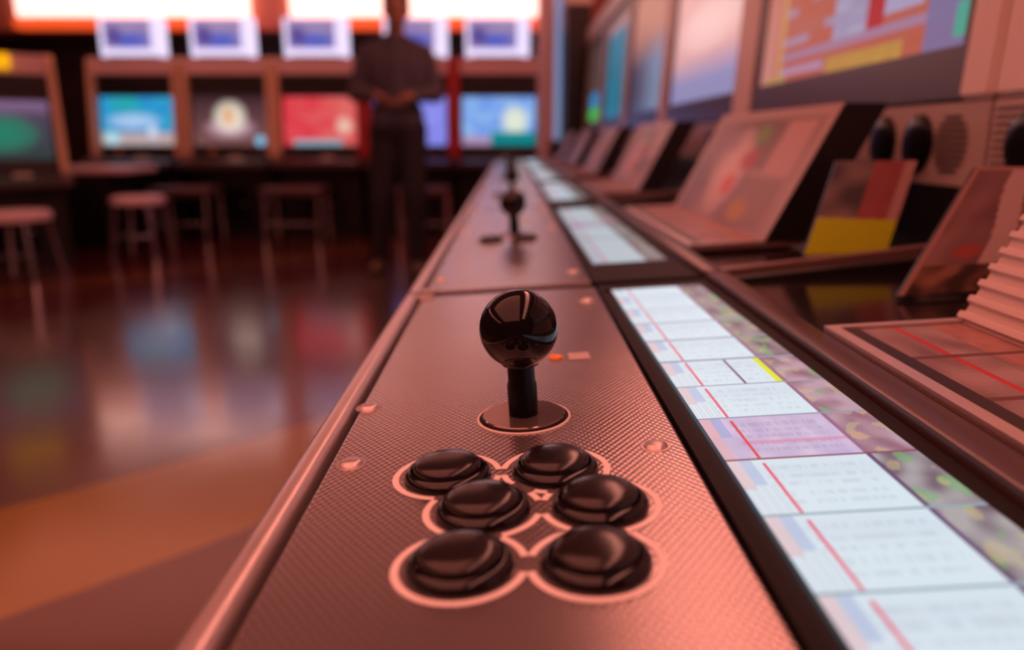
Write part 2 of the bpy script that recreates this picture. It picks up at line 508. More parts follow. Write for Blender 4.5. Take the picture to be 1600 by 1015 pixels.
def speaker_parts(parent):
    X = 0.44
    bm = bmesh.new()
    prism_y(bm, [(X, 0.800), (X, 0.880), (X + 0.03, 0.880), (X + 0.03, 0.800)], 0.083, DW + 0.083)
    p = obj('speaker_panel', bm, M['greybrown'], parent)
    for y in (0.285, 0.205, 0.826):
        bm = bmesh.new()
        lathe(bm, [(0.031, 0.0), (0.0305, 0.003), (0.028, 0.0045), (0.018, 0.0058), (0.008, 0.0064), (0.0, 0.0066)],
              lambda a, b, w, y=y: (X - w, y + a, 0.840 + b), 32)
        obj('speaker_cone', bm, M['cone'], p, 40)
    for yc in (0.142, 0.765):
        bm = bmesh.new()
        for k in range(9):
            dz = (k - 4) * 0.0065
            hw = math.sqrt(max(0.0, 0.03 ** 2 - dz ** 2))
            box(bm, X - 0.0012, X + 0.001, yc - hw, yc + hw, 0.840 + dz - 0.0016, 0.840 + dz + 0.0016)
        obj('grille', bm, M['bezel'], p)
    for k in range(11):
        obj('louvre', bbox(X - 0.004, X + 0.002, 0.715, DW + 0.078, 0.8045 + k * 0.0068, 0.8078 + k * 0.0068), M['greybrown'], p)

SCR = {}
def game_scr(u, v):                # u runs from the far end to the near end, v upward
    v = v * 2.3
    c = mixc((0.62, 0.14, 0.08), (0.55, 0.20, 0.16), vn(u * 5, v * 5))
    if u < 0.10: c = mixc((0.75, 0.35, 0.30), (0.7, 0.28, 0.2), v)
    if 0.12 < u < 0.16 and v > 0.05: c = (0.75, 0.42, 0.15)
    vv = v - 0.05 * (u - 0.5)
    for a, b, cc in ((0.20, 0.245, (0.45, 0.33, 0.55)), (0.36, 0.42, (0.45, 0.42, 0.65)), (0.62, 0.68, (0.5, 0.4, 0.6))):
        if a < vv < b and 0.16 < u < 0.93: c = mixc(c, cc, 0.85)
    if 0.46 < u < 0.66 and 0.26 < vv < 0.60: c = mixc((0.55, 0.62, 0.85), (0.35, 0.3, 0.55), vn(u * 14, v * 9))
    if 0.70 < u < 0.84 and 0.30 < vv < 0.62: c = (0.50, 0.50, 0.78)
    if 0.62 < u < 0.70 and 0.26 < vv < 0.7: c = (0.55, 0.04, 0.05)
    if 0.44 < u < 0.78 and 0.02 < v < 0.11: c = mixc((0.72, 0.45, 0.10), (0.55, 0.3, 0.08), vn(u * 40, v * 10))
    if 0.16 < u < 0.42 and 0.08 < v < 0.15: c = (0.55, 0.38, 0.60)
    if 0.05 < u < 0.20 and v < 0.06: c = (0.62, 0.40, 0.13)
    if u > 0.86: c = mixc((0.30, 0.20, 0.42), (0.25, 0.28, 0.52), vn(u * 9, v * 6))
    if u > 0.955 and 0.08 < v < 0.26: c = (0.10, 0.55, 0.42)
    return (c[0] * 0.80, c[1] * 0.66, c[2] * 0.66)
def pink_glare_scr(u, v):
    c = mixc((0.30, 0.27, 0.50), (0.80, 0.40, 0.38), (v - 0.12) * 6)  # pink part is reflected light put into the screen colour
    c = mixc(c, (0.95, 0.58, 0.55), blob(u, v, 0.55, 0.42, 0.5, 0.16))
    return mixc(c, (0.55, 0.30, 0.50), 0.6 * (v > 0.75) * u)
def salmon_glare_scr(u, v):
    c = mixc((0.06, 0.05, 0.09), (0.20, 0.26, 0.40), (u - 0.25) * 1.6)
    return mixc(c, (0.45, 0.17, 0.12), (v - 0.38) * 4)  # salmon top is a glossy reflection painted into the screen
def teal_scr(u, v):
    return mixc((0.0, 0.20, 0.32), (0.005, 0.13, 0.20), vn(u * 3, v * 5)) if v < 0.93 else (0.4, 0.2, 0.2)
def dim_scr(u, v):
    c = mixc((0.06, 0.03, 0.05), (0.09, 0.06, 0.03), vn(u * 4, v * 5))
    if blob(u, v, 0.5, 0.10, 0.35, 0.12): c = (0.05, 0.50, 0.08)
    if blob(u, v, 0.5, 0.28, 0.35, 0.10): c = (0.0, 0.22, 0.55)
    return c

def cabinet(i, scr, label):
    t = thing('arcade_cabinet', label, 'arcade cabinet', (0, 0.655 + (i - 1) * PITCH_ROW, 0), 0, 'cabinets in the right-hand row')
    bm = bmesh.new()
    prism_y(bm, [(-0.060, 0.0), (0.56, 0.0), (0.56, 0.745), (0.165, 0.7245), (-0.060, 0.7095)], 0.002, DW - 0.002)
    obj('body', bm, M['black'], t)
    # metal deck with rounded edges
    obj('control_deck', bbox(-0.0738, 0.0710, GAP, DW - 0.005, -0.006, 0.0, D, 0.0012), M['deck'], t)
    bm = bmesh.new()
    pr = [(-0.0785, -0.012)] + [(-0.0835 + 0.0062 * math.cos(a), -0.0035 + 0.0062 * math.sin(a)) for a in [math.radians(q) for q in range(20, 200, 15)]] + [(-0.0897, -0.030), (-0.0785, -0.030)]
    prism_y(bm, pr, 0.001, DW - 0.001, D)
    r = obj('edge_rail', bm, M['rail'], t, 40)
    for yy in (0.004, DW - 0.016):
        obj('rail_cap', bbox(-0.0770, -0.0640, yy, yy + 0.012, 0.0, 0.0018, D, 0.0008), M['rail'], r)
    for u, y in ((-0.065, 0.446), (0.0592, 0.446), (-0.0700, 0.515), (-0.065, 0.07), (0.0592, 0.07), (0.0592, 0.74)):
        bm = bmesh.new()
        lathe(bm, [(0.0, 0.0020), (0.0028, 0.0019), (0.0042, 0.0014), (0.0050, 0.0003), (0.0062, 0.0003), (0.0064, 0.0)], DT(u, y), 24)
        obj('screw', bm, M['steel'], t, 50)
    # card channel: frame, lit card, dark border, ledge
    bm = bmesh.new()
    box(bm, 0.0725, 0.0765, 0.004, DW - 0.004, -0.006, 0.0008, D)
    box(bm, 0.0765, 0.0815, 0.004, DW - 0.004, -0.006, -0.0006, D)
    box(bm, 0.0725, 0.163, 0.004, 0.024 if i == 0 else 0.098, -0.006, 0.0010, D)
    box(bm, 0.0725, 0.163, (DW - 0.026) if i == 0 else 0.707, DW - 0.004, -0.006, 0.0010, D)
    box(bm, 0.1550, 0.163, 0.004, DW - 0.004, -0.006, 0.0008, D)
    obj('card_frame', bm, M['frame_black'], t)
    strip(t, i == 0)
    obj('shelf_edge', bbox(0.1645, 0.183, 0.0, DW, -0.008, 0.006, D, 0.0025), M['ledge'], t, 40)
    bm = bmesh.new()
    box(bm, 0.183, 0.445, 0.0, DW, -0.012, -0.002, D)
    obj('shelf', bm, M['gloss_black'], t)
    # low black partition between neighbours
    bm = bmesh.new()
    prism_y(bm, [(0.165, -0.006), (0.43, -0.006), (0.43, 0.020), (0.33, 0.014), (0.165, 0.0045)], 0.001, 0.012, D)
    obj('partition', bm, M['bronze'], t)
    bm = bmesh.new()
    prism_y(bm, [(0.185, -0.006), (0.43, -0.006), (0.43, 0.012), (0.33, 0.008), (0.185, 0.001)], DW - 0.012, DW - 0.001, D)
    obj('partition', bm, M['black'], t)
    # upright: back box, pillars, monitor
    obj('upright', bbox(0.475, 0.70, 0.083, DW + 0.083, 0.74, 1.46), M['black'], t)
    for y0, y1 in ((0.083, 0.134), (DW + 0.032, DW + 0.083)):
        bm = bmesh.new()
        prism_y(bm, [(0.436, 0.882), (0.50, 0.882), (0.53, 1.44), (0.466, 1.44)], y0, y1)
        bmesh.ops.bevel(bm, geom=list(bm.edges), offset=0.004, segments=2, affect='EDGES')
        obj('pillar', bm, M['cream'], t, 40)
    bm = bmesh.new()
    T0, T1 = 0.135, DW + 0.031
    lean = 0.052
    def xl(z): return 0.440 + (z - 0.885) * lean
    def slab(y0, y1, z0, z1, d0=0.0, d1=0.03):
        hexa(bm, [(xl(z0) + d0, y0, z0), (xl(z0) + d1, y0, z0), (xl(z0) + d1, y1, z0), (xl(z0) + d0, y1, z0),
                  (xl(z1) + d0, y0, z1), (xl(z1) + d1, y0, z1), (xl(z1) + d1, y1, z1), (xl(z1) + d0, y1, z1)])
    slab(T0, T1, 0.884, 0.935); slab(T0, T1, 1.335, 1.37)
    slab(T0, T0 + 0.012, 0.935, 1.335); slab(T1 - 0.028, T1, 0.935, 1.335)
    mb = obj('monitor_bezel', bm, M['bezel'], t)
    painted('screen', lambda u, v: (xl(0.934 + 0.402 * v) + 0.006, (T1 - 0.026) + (T0 + 0.010 - T1 + 0.026) * u, 0.934 + 0.402 * v), 56, 36, scr, M['screen'], mb)
    obj('top_cap', bbox(0.45, 0.70, 0.083, DW + 0.083, 1.372, 1.46, bev=0.006), M['cream'], t)
    speaker_parts(t)
    obj('back_shelf_riser', bbox(0.430, 0.47, 0.083, DW + 0.06, 0.736, 0.800), M['black'], t)
    return t

NAMES = ['nearest right-row cabinet with black ball joystick and six buttons in sharp focus',
         'second right-row cabinet showing a red and lavender game screen',
         'third right-row cabinet with a lavender screen and a pink reflection painted into it',
         'fourth right-row cabinet showing a dark grey-blue screen',
         'fifth right-row cabinet showing a teal screen',
         'farthest right-row cabinet with small green and blue glow on its screen']
cabs = []
for i, scr in enumerate((game_scr, game_scr, pink_glare_scr, salmon_glare_scr, teal_scr, dim_scr)):
    t = cabinet(i, scr, NAMES[i])
    cabs.append(t)
    if i == 0:
        joystick(t, 0.0063, 0.489)
        cen = [(-0.0242, 0.429), (0.0174, 0.429), (-0.0094, 0.3985), (0.0312, 0.3975), (-0.0152, 0.3625), (0.0258, 0.3605)]
    else:
        joystick(t, 0.0063, 0.392)
        cen = [(-0.0242, 0.335), (0.0190, 0.335)]
    for u, y in cen:
        button(t, u, y)
    if i == 0:
        outline(t, cen)
    bm = bmesh.new()
    lathe(bm, [(0.0, 0.0014), (0.0034, 0.0013), (0.0042, 0.0008), (0.0044, 0.0001)], DT(0.0265, 0.585), 24)
    obj('start_button', bm, M['orange'], t, 50)
    obj('sticker', bbox(0.034, 0.046, 0.578, 0.592, 0.0001, 0.0004, D), M['greybrown'], t)

# ---------------------------------------------------------------- display stands on the cabinet shelves
def stand_art(seed):
    def f(u, v):                   # u from near to far, v from bottom to top
        base = (0.50, 0.34, 0.31)
        if u < 0.05 or u > 0.95 or v > 0.92: return (0.55, 0.40, 0.37)
        c = mixc(base, (0.22, 0.14, 0.13), (vn(u * 3, v * 3, seed) - 0.3) * 1.8)
        if 0.08 < u < 0.27 and 0.45 < v < 0.9: c = (0.66, 0.42, 0.40)
        if 0.10 < u < 0.5 and 0.05 < v < 0.42 and seed == 1: c = mixc(c, (0.30, 0.18, 0.14), 0.55)
        if 0.30 < u < 0.72 and 0.5 < v < 0.9: c = mixc(c, (0.20, 0.13, 0.12), 0.7)
        c = mixc(c, (0.95, 0.70, 0.66), blob(u, v, 0.58, 0.45, 0.17, 0.42))
        c = mixc(c, (0.90, 0.12, 0.08), blob(u, v, 0.52, 0.33, 0.07, 0.12))
        c = mixc(c, (0.60, 0.05, 0.08), blob(u, v, 0.44, 0.56, 0.09, 0.10))
        c = mixc(c, (0.62, 0.36, 0.06), blob(u, v, 0.32, 0.14, 0.10, 0.12))
        c = mixc(c, (0.20, 0.42, 0.04), blob(u, v, 0.44, 0.78, 0.07, 0.10))
        c = mixc(c, (0.45, 0.30, 0.42), blob(u, v, 0.68, 0.72, 0.08, 0.12))
        return c
    return f
def tray_art(u, v):                # u across, v along
    if u < 0.16: return (0.025, 0.018, 0.018)
    X, w = u, v * 7 % 1
    c = mixc((0.42, 0.33, 0.33), (0.20, 0.14, 0.14), (vn(u * 5, v * 16) - 0.25) * 1.8)
    if w < 0.06: return (0.14, 0.07, 0.07)
    if abs(u - 0.42) < 0.022: c = (0.58, 0.04, 0.05)
    if u > 0.72: c = mixc((0.30, 0.12, 0.10), (0.55, 0.30, 0.26), vn(u * 12, v * 40))
    return c

def stand(i, label, ridged):
    y0, y1 = (0.14, 0.59)
    base = 0.655 + (i - 1) * PITCH_ROW
    t = thing('display_stand', label, 'display stand', (0.26, base + y0, Z0 + 0.0156), 0, 'display stands on the right-row shelves')
    L = y1 - y0
    off = Vector((0.26, 0, Z0 + 0.0156))
    def E_(u, y, w):
        return Vector(D(u, y, w)) - off
    tr = obj('tray', bbox(0.1835, 0.300, 0, L, 0.0005, 0.006, E_, 0.001), M['bronze'], t)
    bm = bmesh.new()
    box(bm, 0.1835, 0.1905, 0, L, 0.006, 0.0085, E_)
    box(bm, 0.1905, 0.262, 0, 0.006, 0.006, 0.0085, E_)
    box(bm, 0.1905, 0.262, L - 0.006, L, 0.006, 0.0085, E_)
    obj('tray_rim', bm, M['rail'], tr)
    painted('tray_card', lambda u, v: E_(0.191 + 0.070 * u, 0.007 + (L - 0.014) * v, 0.0068), 20, 90, tray_art, M['print'], tr)
    # leaning board
    dx, dz, th = 0.070, 0.138, 0.042
    b0 = E_(0.262, 0, 0.006)
    bm = bmesh.new()
    p = [(b0.x, b0.z), (b0.x + th, b0.z), (b0.x + th + dx, b0.z + dz), (b0.x + dx, b0.z + dz)]
    prism_y(bm, p, 0, L)
    board = obj('board', bm, M['black'], t)
    nx, nz = -dz / math.hypot(dx, dz), dx / math.hypot(dx, dz)
    if ridged:
        n = 15
        for k in range(n):
            a, b = (k + 0.08) / n, (k + 0.72) / n
            bm = bmesh.new()
            q = [(b0.x + dx * a, b0.z + dz * a), (b0.x + dx * b, b0.z + dz * b)]
            h = 0.0042
            m1, m2 = a * 0.75 + b * 0.25, a * 0.25 + b * 0.75
            prism_y(bm, [q[0], q[1], (b0.x + dx * m2 + nx * h, b0.z + dz * m2 + nz * h), (b0.x + dx * m1 + nx * h, b0.z + dz * m1 + nz * h)], 0.001, L - 0.001)
            obj('rib', bm, M['ridge'], board, 50)
        bm = bmesh.new()
        prism_y(bm, [(b0.x + nx * .0002, b0.z + nz * .0002), (b0.x + dx + nx * .0002, b0.z + dz + nz * .0002), (b0.x + dx + nx * .001, b0.z + dz + nz * .001), (b0.x + nx * .001, b0.z + nz * .001)], 0.001, L - 0.001)
        obj('backing', bm, M['ridge'], board)
    else:
        painted('poster', lambda u, v: (b0.x + dx * v + nx * 0.0012, 0.001 + (L - 0.002) * u, b0.z + dz * v + nz * 0.0012), 44, 26, stand_art(i), M['print'], board)
    return t
SN = ['pale ridged leaning stand on the nearest cabinet, at right edge',
      'leaning poster stand with red and white picture beside the yellow card',
      'leaning poster stand on the third cabinet, below the pink screen',
      'leaning poster stand on the fourth cabinet, below the dark screen',
      'leaning poster stand on the fifth cabinet, below the teal screen',
      'farthest leaning poster stand at the end of the right row']
for i in range(6):
    stand(i, SN[i], i == 0)

# leaning printed boards between the stands
def lean_card(name, label, bl, br, tr, tl, th, colf):
    base = (Vector(bl) + Vector(br)) / 2
    t = thing(name, label, 'printed card', base)
    P = [Vector(q) - base for q in (bl, br, tr, tl)]
    n = (P[1] - P[0]).cross(P[3] - P[0]).normalized()
    if n.y > 0: n = -n
    bm = bmesh.new()
    hexa(bm, [P[0], P[1], P[1] - n * th, P[0] - n * th, P[3], P[2], P[2] - n * th, P[3] - n * th])
    obj('board', bm, M['black'], t)
    painted('print', lambda u, v: (P[0] * (1 - u) + P[1] * u) * (1 - v) + (P[3] * (1 - u) + P[2] * u) * v + n * 0.0006, 64, 80, colf, M['print'], t)
    return t
def yellow_card(u, v):
    if v < 0.40 - 0.06 * u: return (0.66, 0.76, 0.01)
    if u > 0.86: return (0.62, 0.36, 0.32)
    if u > 0.48: return mixc((0.50, 0.13, 0.12), (0.36, 0.10, 0.10), vn(u * 4, v * 4))
    return mixc((0.10, 0.08, 0.08), (0.34, 0.24, 0.22), (vn(u * 3, v * 4, 3) - 0.3) * 2)
def red_card(u, v):
    if u < 0.03 or v > 0.98: return (0.66, 0.36, 0.31)
    c = mixc((0.26, 0.13, 0.13), (0.46, 0.26, 0.25), (vn(u * 7, v * 5, 8) - 0.2) * 1.6)
    if 0.30 + 0.05 * math.sin(v * 5) < u < 0.44 + 0.05 * math.sin(v * 5): c = (0.88, 0.66, 0.62)  # wavy salmon highlight painted into the card's colour
    if v < 0.22: c = mixc((0.09, 0.05, 0.04), (0.45, 0.22, 0.14), (vn(u * 9, v * 9, 2) - 0.35) * 2.5)
    c = mixc(c, (0.62, 0.14, 0.10), blob(u, v, 0.25, 0.33, 0.10, 0.07))
    return c
lean_card('title_card', 'leaning card with yellow lower band between two leaning stands',
          (0.262, 0.690, 0.744), (0.336, 0.690, 0.748), (0.365, 0.712, 0.826), (0.293, 0.712, 0.826), 0.004, yellow_card)
lean_card('title_card', 'leaning dark red printed card behind the pale ridged stand',
          (0.272, 0.535, 0.738), (0.400, 0.535, 0.7465), (0.436, 0.556, 0.826), (0.327, 0.556, 0.826), 0.004, red_card)

# ---------------------------------------------------------------- candy cabinets at the back and left
def candy(name, label, loc, rz, left_m, right_m, scr, group, knob=True, badge=False):
    t = thing(name, label, 'arcade machine', loc, rz, group)
    obj('base', bbox(-0.36, 0.36, 0.02, 0.62, 0.0, 0.60, bev=0.01), M['black'], t)
    d = obj('coin_door', bbox(-0.14, 0.14, 0.005, 0.02, 0.12, 0.42, bev=0.003), M['gloss_black'], t)
    obj('lock', bbox(0.09, 0.11, -0.002, 0.005, 0.26, 0.28), M['steel'], d)
    bm = bmesh.new()
    prism_x(bm, [(-0.24, 0.60), (0.14, 0.60), (0.14, 0.70), (0.06, 0.70), (-0.20, 0.665), (-0.24, 0.65)], -0.38, 0.38)
    cp = obj('control_panel', bm, M['dark_metal'], t)
    bm = bmesh.new()
    lathe(bm, [(0.0, 0.0), (0.006, 0.0), (0.006, 0.04), (0.0, 0.04)], lambda a, b, w: (-0.12 + a, -0.08 + b, 0.68 + w), 12)
    js = obj('joystick_shaft', bm, M['shaft'], cp)
    bm = bmesh.new()
    bmesh.ops.create_uvsphere(bm, u_segments=20, v_segments=12, radius=0.022, matrix=Matrix.Translation((-0.12, -0.08, 0.735)))
    obj('ball_top', bm, M['orange'] if knob else M['black'], cp, 60)
    for k in range(6):
        bm = bmesh.new()
        lathe(bm, [(0.016, 0.0), (0.016, 0.008), (0.012, 0.012), (0.0, 0.013)], lambda a, b, w, k=k: (0.04 + 0.042 * (k % 3) + a, -0.11 + 0.045 * (k // 3) + b, 0.674 + 0.0065 * (k // 3) + w), 14)
        obj('push_button', bm, M['cream'], cp, 50)
    prof = [(0.02, 0.60), (0.62, 0.60), (0.62, 1.54), (0.10, 1.54), (0.06, 1.50), (-0.02, 0.72)]
    for s, mm in ((-1, left_m), (1, right_m)):
        bm = bmesh.new()
        prism_x(bm, prof, s * 0.345, s * 0.395)
        obj('side_panel', bm, mm, t)
    bm = bmesh.new()
    prism_x(bm, [(0.085, 1.40), (0.60, 1.40), (0.60, 1.54), (0.115, 1.54)], -0.345, 0.345)
    obj('hood', bm, M['pink_panel'], t)
    bm = bmesh.new()
    prism_x(bm, [(0.05, 0.70), (0.60, 0.70), (0.60, 1.40), (0.12, 1.40)], -0.345, 0.345)
    mb = obj('monitor_bezel', bm, M['black'], t)
    painted('screen', lambda u, v: (-0.325 + 0.65 * u, 0.05 + 0.1 * (0.08 + 0.45 * v) / 0.7 * 0.7 - 0.004, 0.79 + 0.42 * v), 36, 26, scr, M['screen'], mb)
    obj('speaker_bar', bbox(-0.33, 0.33, 0.085, 0.11, 1.26, 1.38, bev=0.004), M['black'], t)
    if badge:
        bm = bmesh.new()
        lathe(bm, [(0.0, 0.008), (0.04, 0.008), (0.045, 0.0)], lambda a, b, w: (0.27 + a, 0.040 - w, 0.83 + b), 20)
        obj('lit_badge', bm, M['badge'], t)
    return t

def sc1(u, v):
    c = mixc((0.02, 0.22, 0.70), (0.03, 0.45, 0.62), vn(u * 5, v * 5))
    c = mixc(c, (0.02, 0.42, 0.45), blob(u, v, 0.35, 0.85, 0.25, 0.2))
    c = mixc(c, (0.45, 0.65, 0.95), blob(u, v, 0.45, 0.5, 0.4, 0.18))
    if v < 0.28: c = mixc((0.55, 0.45, 0.55), (0.50, 0.36, 0.30), vn(u * 6, v * 6))
    c = mixc(c, (0.75, 0.8, 1.0), blob(u, v, 0.70, 0.28, 0.08, 0.14))
    return mixc(c, (0.45, 0.8, 0.9), blob(u, v, 0.14, 0.15, 0.12, 0.16))
def sc2(u, v):
    c = mixc((0.22, 0.09, 0.09), (0.05, 0.02, 0.03), v)
    c = mixc(c, (0.60, 0.36, 0.45), blob(u, v, 0.5, 0.36, 0.36, 0.22))
    c = mixc(c, (0.95, 0.85, 0.70), blob(u, v, 0.5, 0.58, 0.24, 0.36))
    return mixc(c, (0.85, 0.35, 0.1), blob(u, v, 0.48, 0.60, 0.08, 0.2))
def sc3(u, v):
    c = mixc((0.78, 0.015, 0.05), (0.80, 0.20, 0.17), vn(u * 4, v * 4) * (0.3 + u))
    c = mixc(c, (0.9, 0.6, 0.5), blob(u, v, 0.83, 0.4, 0.12, 0.2))
    if v < 0.12 and 0.15 < u < 0.8: c = (0.30, 0.45, 0.55)
    return c
def sc4(u, v):
    return mixc((0.18, 0.20, 0.80), (0.35, 0.35, 1.0), vn(u * 4, v * 5))
def sc5(u, v):
    c = mixc((0.10, 0.25, 0.85), (0.35, 0.60, 0.95), vn(u * 5, v * 4))
    c = mixc(c, (0.85, 0.90, 0.70), blob(u, v, 0.72, 0.5, 0.2, 0.35))
    if v < 0.28 and u > 0.4: c = (0.0, 0.25, 0.27)
    elif v < 0.2: c = (0.45, 0.30, 0.5)
    return c
def sc0(u, v):
    c = mixc((0.03, 0.05, 0.05), (0.10, 0.06, 0.12), v)
    c = mixc(c, (0.02, 0.22, 0.14), blob(u, v, 0.5, 0.45, 0.4, 0.35))
    return mixc(c, (0.25, 0.14, 0.28), (v - 0.72) * 4)
BK = [(-3.31, 'tan_paint', 'tan_paint', sc1, 'far arcade machine with a bright blue and cyan screen', False),
      (-2.49, 'tan_paint', 'tan_paint', sc2, 'far arcade machine with a round white glow on a dark screen', True),
      (-1.69, 'tan_paint', 'red_paint', sc3, 'far arcade machine with a red screen', False),
      (-0.89, 'red_paint', 'red_paint', sc4, 'far arcade machine with a violet-blue screen behind the standing person', False),
      (-0.10, 'red_paint', 'tan_paint', sc5, 'far arcade machine with a pale blue and teal screen', False)]
for x, a, b, sc, lab, bd in BK:
    candy('arcade_machine', lab, (x, 7.08, 0), 0, M[a], M[b], sc, 'far row of arcade machines', bd or sc is sc1, bd)
lm = candy('arcade_machine', 'arcade machine with a dim green screen at the left edge', (-3.28, 5.18, 0), math.radians(38), M['tan_paint'], M['tan_paint'], sc0, None, False)
lm.scale = (0.9, 0.9, 0.9)

# lit signs on top of the far machines
def sign_art(seed):
    def f(u, v):
        c = mixc((0.30, 0.20, 0.45), (0.42, 0.30, 0.48), vn(u * 3, v * 3, seed))
        c = mixc(c, (0.05, 0.10, 0.60), blob(u, v, 0.55, 0.30, 0.5, 0.3) * 0.9)
        return mixc(c, (0.10, 0.06, 0.30), blob(u, v, 0.2, 0.45, 0.2, 0.4))
    return f
SG = [(-3.30, 'lit white-framed sign above the blue-screen far machine'), (-2.51, 'lit white-framed sign above the far machine with round glow'),
      (-1.69, 'lit white-framed sign above the red-screen far machine'), (-0.82, 'lit white-framed sign behind the standing person'),
      (-0.10, 'lit white-framed sign above the pale-blue-screen far machine')]
for k, (x, lab) in enumerate(SG):
    t = thing('lit_sign', lab, 'sign', (x - 0.01, 7.24, 1.54), 0, 'lit signs on the far machines')
    obj('foot', bbox(-0.22, 0.22, -0.05, 0.10, 0.0, 0.012), M['black'], t)
    bm = bmesh.new()
    box(bm, -0.28, 0.28, -0.03, 0.05, 0.012, 0.075)
    box(bm, 0.17, 0.28, -0.03, 0.05, 0.075, 0.33)
    box(bm, -0.28, -0.25, -0.03, 0.05, 0.075, 0.33)
    box(bm, -0.25, 0.17, -0.03, 0.05, 0.318, 0.33)
    obj('frame', bm, M['white_lit'], t)
    painted('picture', lambda u, v: (-0.25 + 0.42 * u, -0.012, 0.075 + 0.243 * v), 16, 12, sign_art(k), M['screen'], t)

# lit yellow plate on the left machine's hood
obj('header_plate', bbox(-0.26, 0.12, 0.055, 0.09, 1.43, 1.535, bev=0.012), M['yellow_lit'], lm, 40)['label'] = 'lit yellow plate'

# a low counter running from the left machine towards the far row
t = thing('side_counter', 'low dark counter with pale pink edge beside the left-edge machine', 'counter', (-3.2, 6.28, 0))
obj('top', bbox(-0.40, 0.28, -0.30, 0.30, 0.59, 0.635, bev=0.008), M['pink_panel'], t)
obj('cabinet_box', bbox(-0.36, 0.10, -0.26, 0.26, 0.0, 0.59), M['black'], t)

# ---------------------------------------------------------------- stools
def stool(label, x, y, h, round_, w=0.19):
    t = thing('stool', label, 'stool', (x, y, 0), 0.0, 'stools in front of the machines')
    if round_:
        bm = bmesh.new()
        lathe(bm, [(0.0, h), (w - 0.03, h), (w - 0.005, h - 0.012), (w, h - 0.03), (w - 0.005, h - 0.055), (0.0, h - 0.06)], lambda a, b, c: (a, b, c), 28)
        obj('seat', bm, M['pink_panel'], t, 50)
    else:
        obj('seat', bbox(-w, w, -w * 0.85, w * 0.85, h - 0.075, h, bev=0.03, seg=3), M['seat'], t, 50)
    for sx in (-1, 1):
        for sy in (-1, 1):
            bm = bmesh.new()
            k = 0.75 if round_ else 0.88
            tube(bm, [(sx * w * 0.62 if round_ else sx * w * k, sy * w * 0.62, h - 0.05), (sx * w * k * (1.1 if round_ else 1), sy * w * 0.8, 0.0)], 0.016)
            obj('leg', bm, M['chrome'], t, 50)
    bm = bmesh.new()
    rr = w * 0.80
    tube(bm, [(-rr, -rr * .82, 0.16), (rr, -rr * .82, 0.16)], 0.009)
    obj('foot_rail', bm, M['chrome'], t, 50)
stool('round pink-topped stool at the left edge', -3.02, 4.78, 0.42, True, 0.20)
stool('round pink-topped stool in front of the low counter', -2.72, 5.75, 0.44, True, 0.19)
stool('square dark stool in front of the far machine with round glow', -2.72, 6.62, 0.46, False, 0.25)
stool('square dark stool in front of the red-screen far machine', -1.80, 6.62, 0.46, False, 0.25)
stool('square dark stool behind the standing person', -0.72, 6.62, 0.46, False, 0.22)

# ---------------------------------------------------------------- end of the right row
t = thing('display_pillar', 'tall pale panel with blue lit edge at the end of the right row', 'panel', (0.255, 5.15, 0))
obj('panel', bbox(-0.075, 0.025, -0.05, 0.20, 0.0, 2.05, bev=0.006), M['pink_panel'], t)
obj('lit_edge', bbox(0.025, 0.065, -0.05, 0.20, 0.30, 2.05, bev=0.004), mat('blue_lit_edge', (0.3, 0.45, 0.6), 0.4, emit=(0.22, 0.40, 0.75), estr=0.55), t)
t = thing('black_column', 'tall square black column at the end of the right row', 'column', (0.41, 4.98, 0))
obj('shaft', bbox(-0.075, 0.075, -0.06, 0.10, 0.0, 1.62, bev=0.006), M['black'], t)
obj('plinth', bbox(-0.16, 0.16, -0.14, 0.16, 0.0, 0.84, bev=0.01), M['black'], t)
obj('cap', bbox(-0.08, 0.08, -0.065, 0.105, 1.62, 1.75, bev=0.008), M['cream'], t)

# ---------------------------------------------------------------- the standing person
def limb(bm, pts):
    """pts: list of (x, y, z, r): overlapping balls and cones, joined later into one skin"""
    for (p, q) in zip(pts, pts[1:]):
        a, b = Vector(p[:3]), Vector(q[:3])
        n = max(2, int((b - a).length / (0.35 * min(p[3], q[3]))) + 1)
        for k in range(n + 1):
            s = k / n
            c = a.lerp(b, s)
            r = p[3] + (q[3] - p[3]) * s
            bmesh.ops.create_icosphere(bm, subdivisions=2, radius=r, matrix=Matrix.Translation(c))
def ell(bm, c, r, rot=None):
    m = Matrix.Translation(c) @ (rot if rot else Matrix()) @ Matrix.Diagonal((*r, 1))
    bmesh.ops.create_icosphere(bm, subdivisions=3, radius=1, matrix=m)
def fused(name, bm, material, parent, vox, sm=4):
    o = obj(name, bm, material, parent)
    md = o.modifiers.new('remesh', 'REMESH'); md.mode = 'VOXEL'; md.voxel_size = vox; md.use_smooth_shade = True
    ms = o.modifiers.new('smooth', 'SMOOTH'); ms.factor = 0.5; ms.iterations = sm
    return o

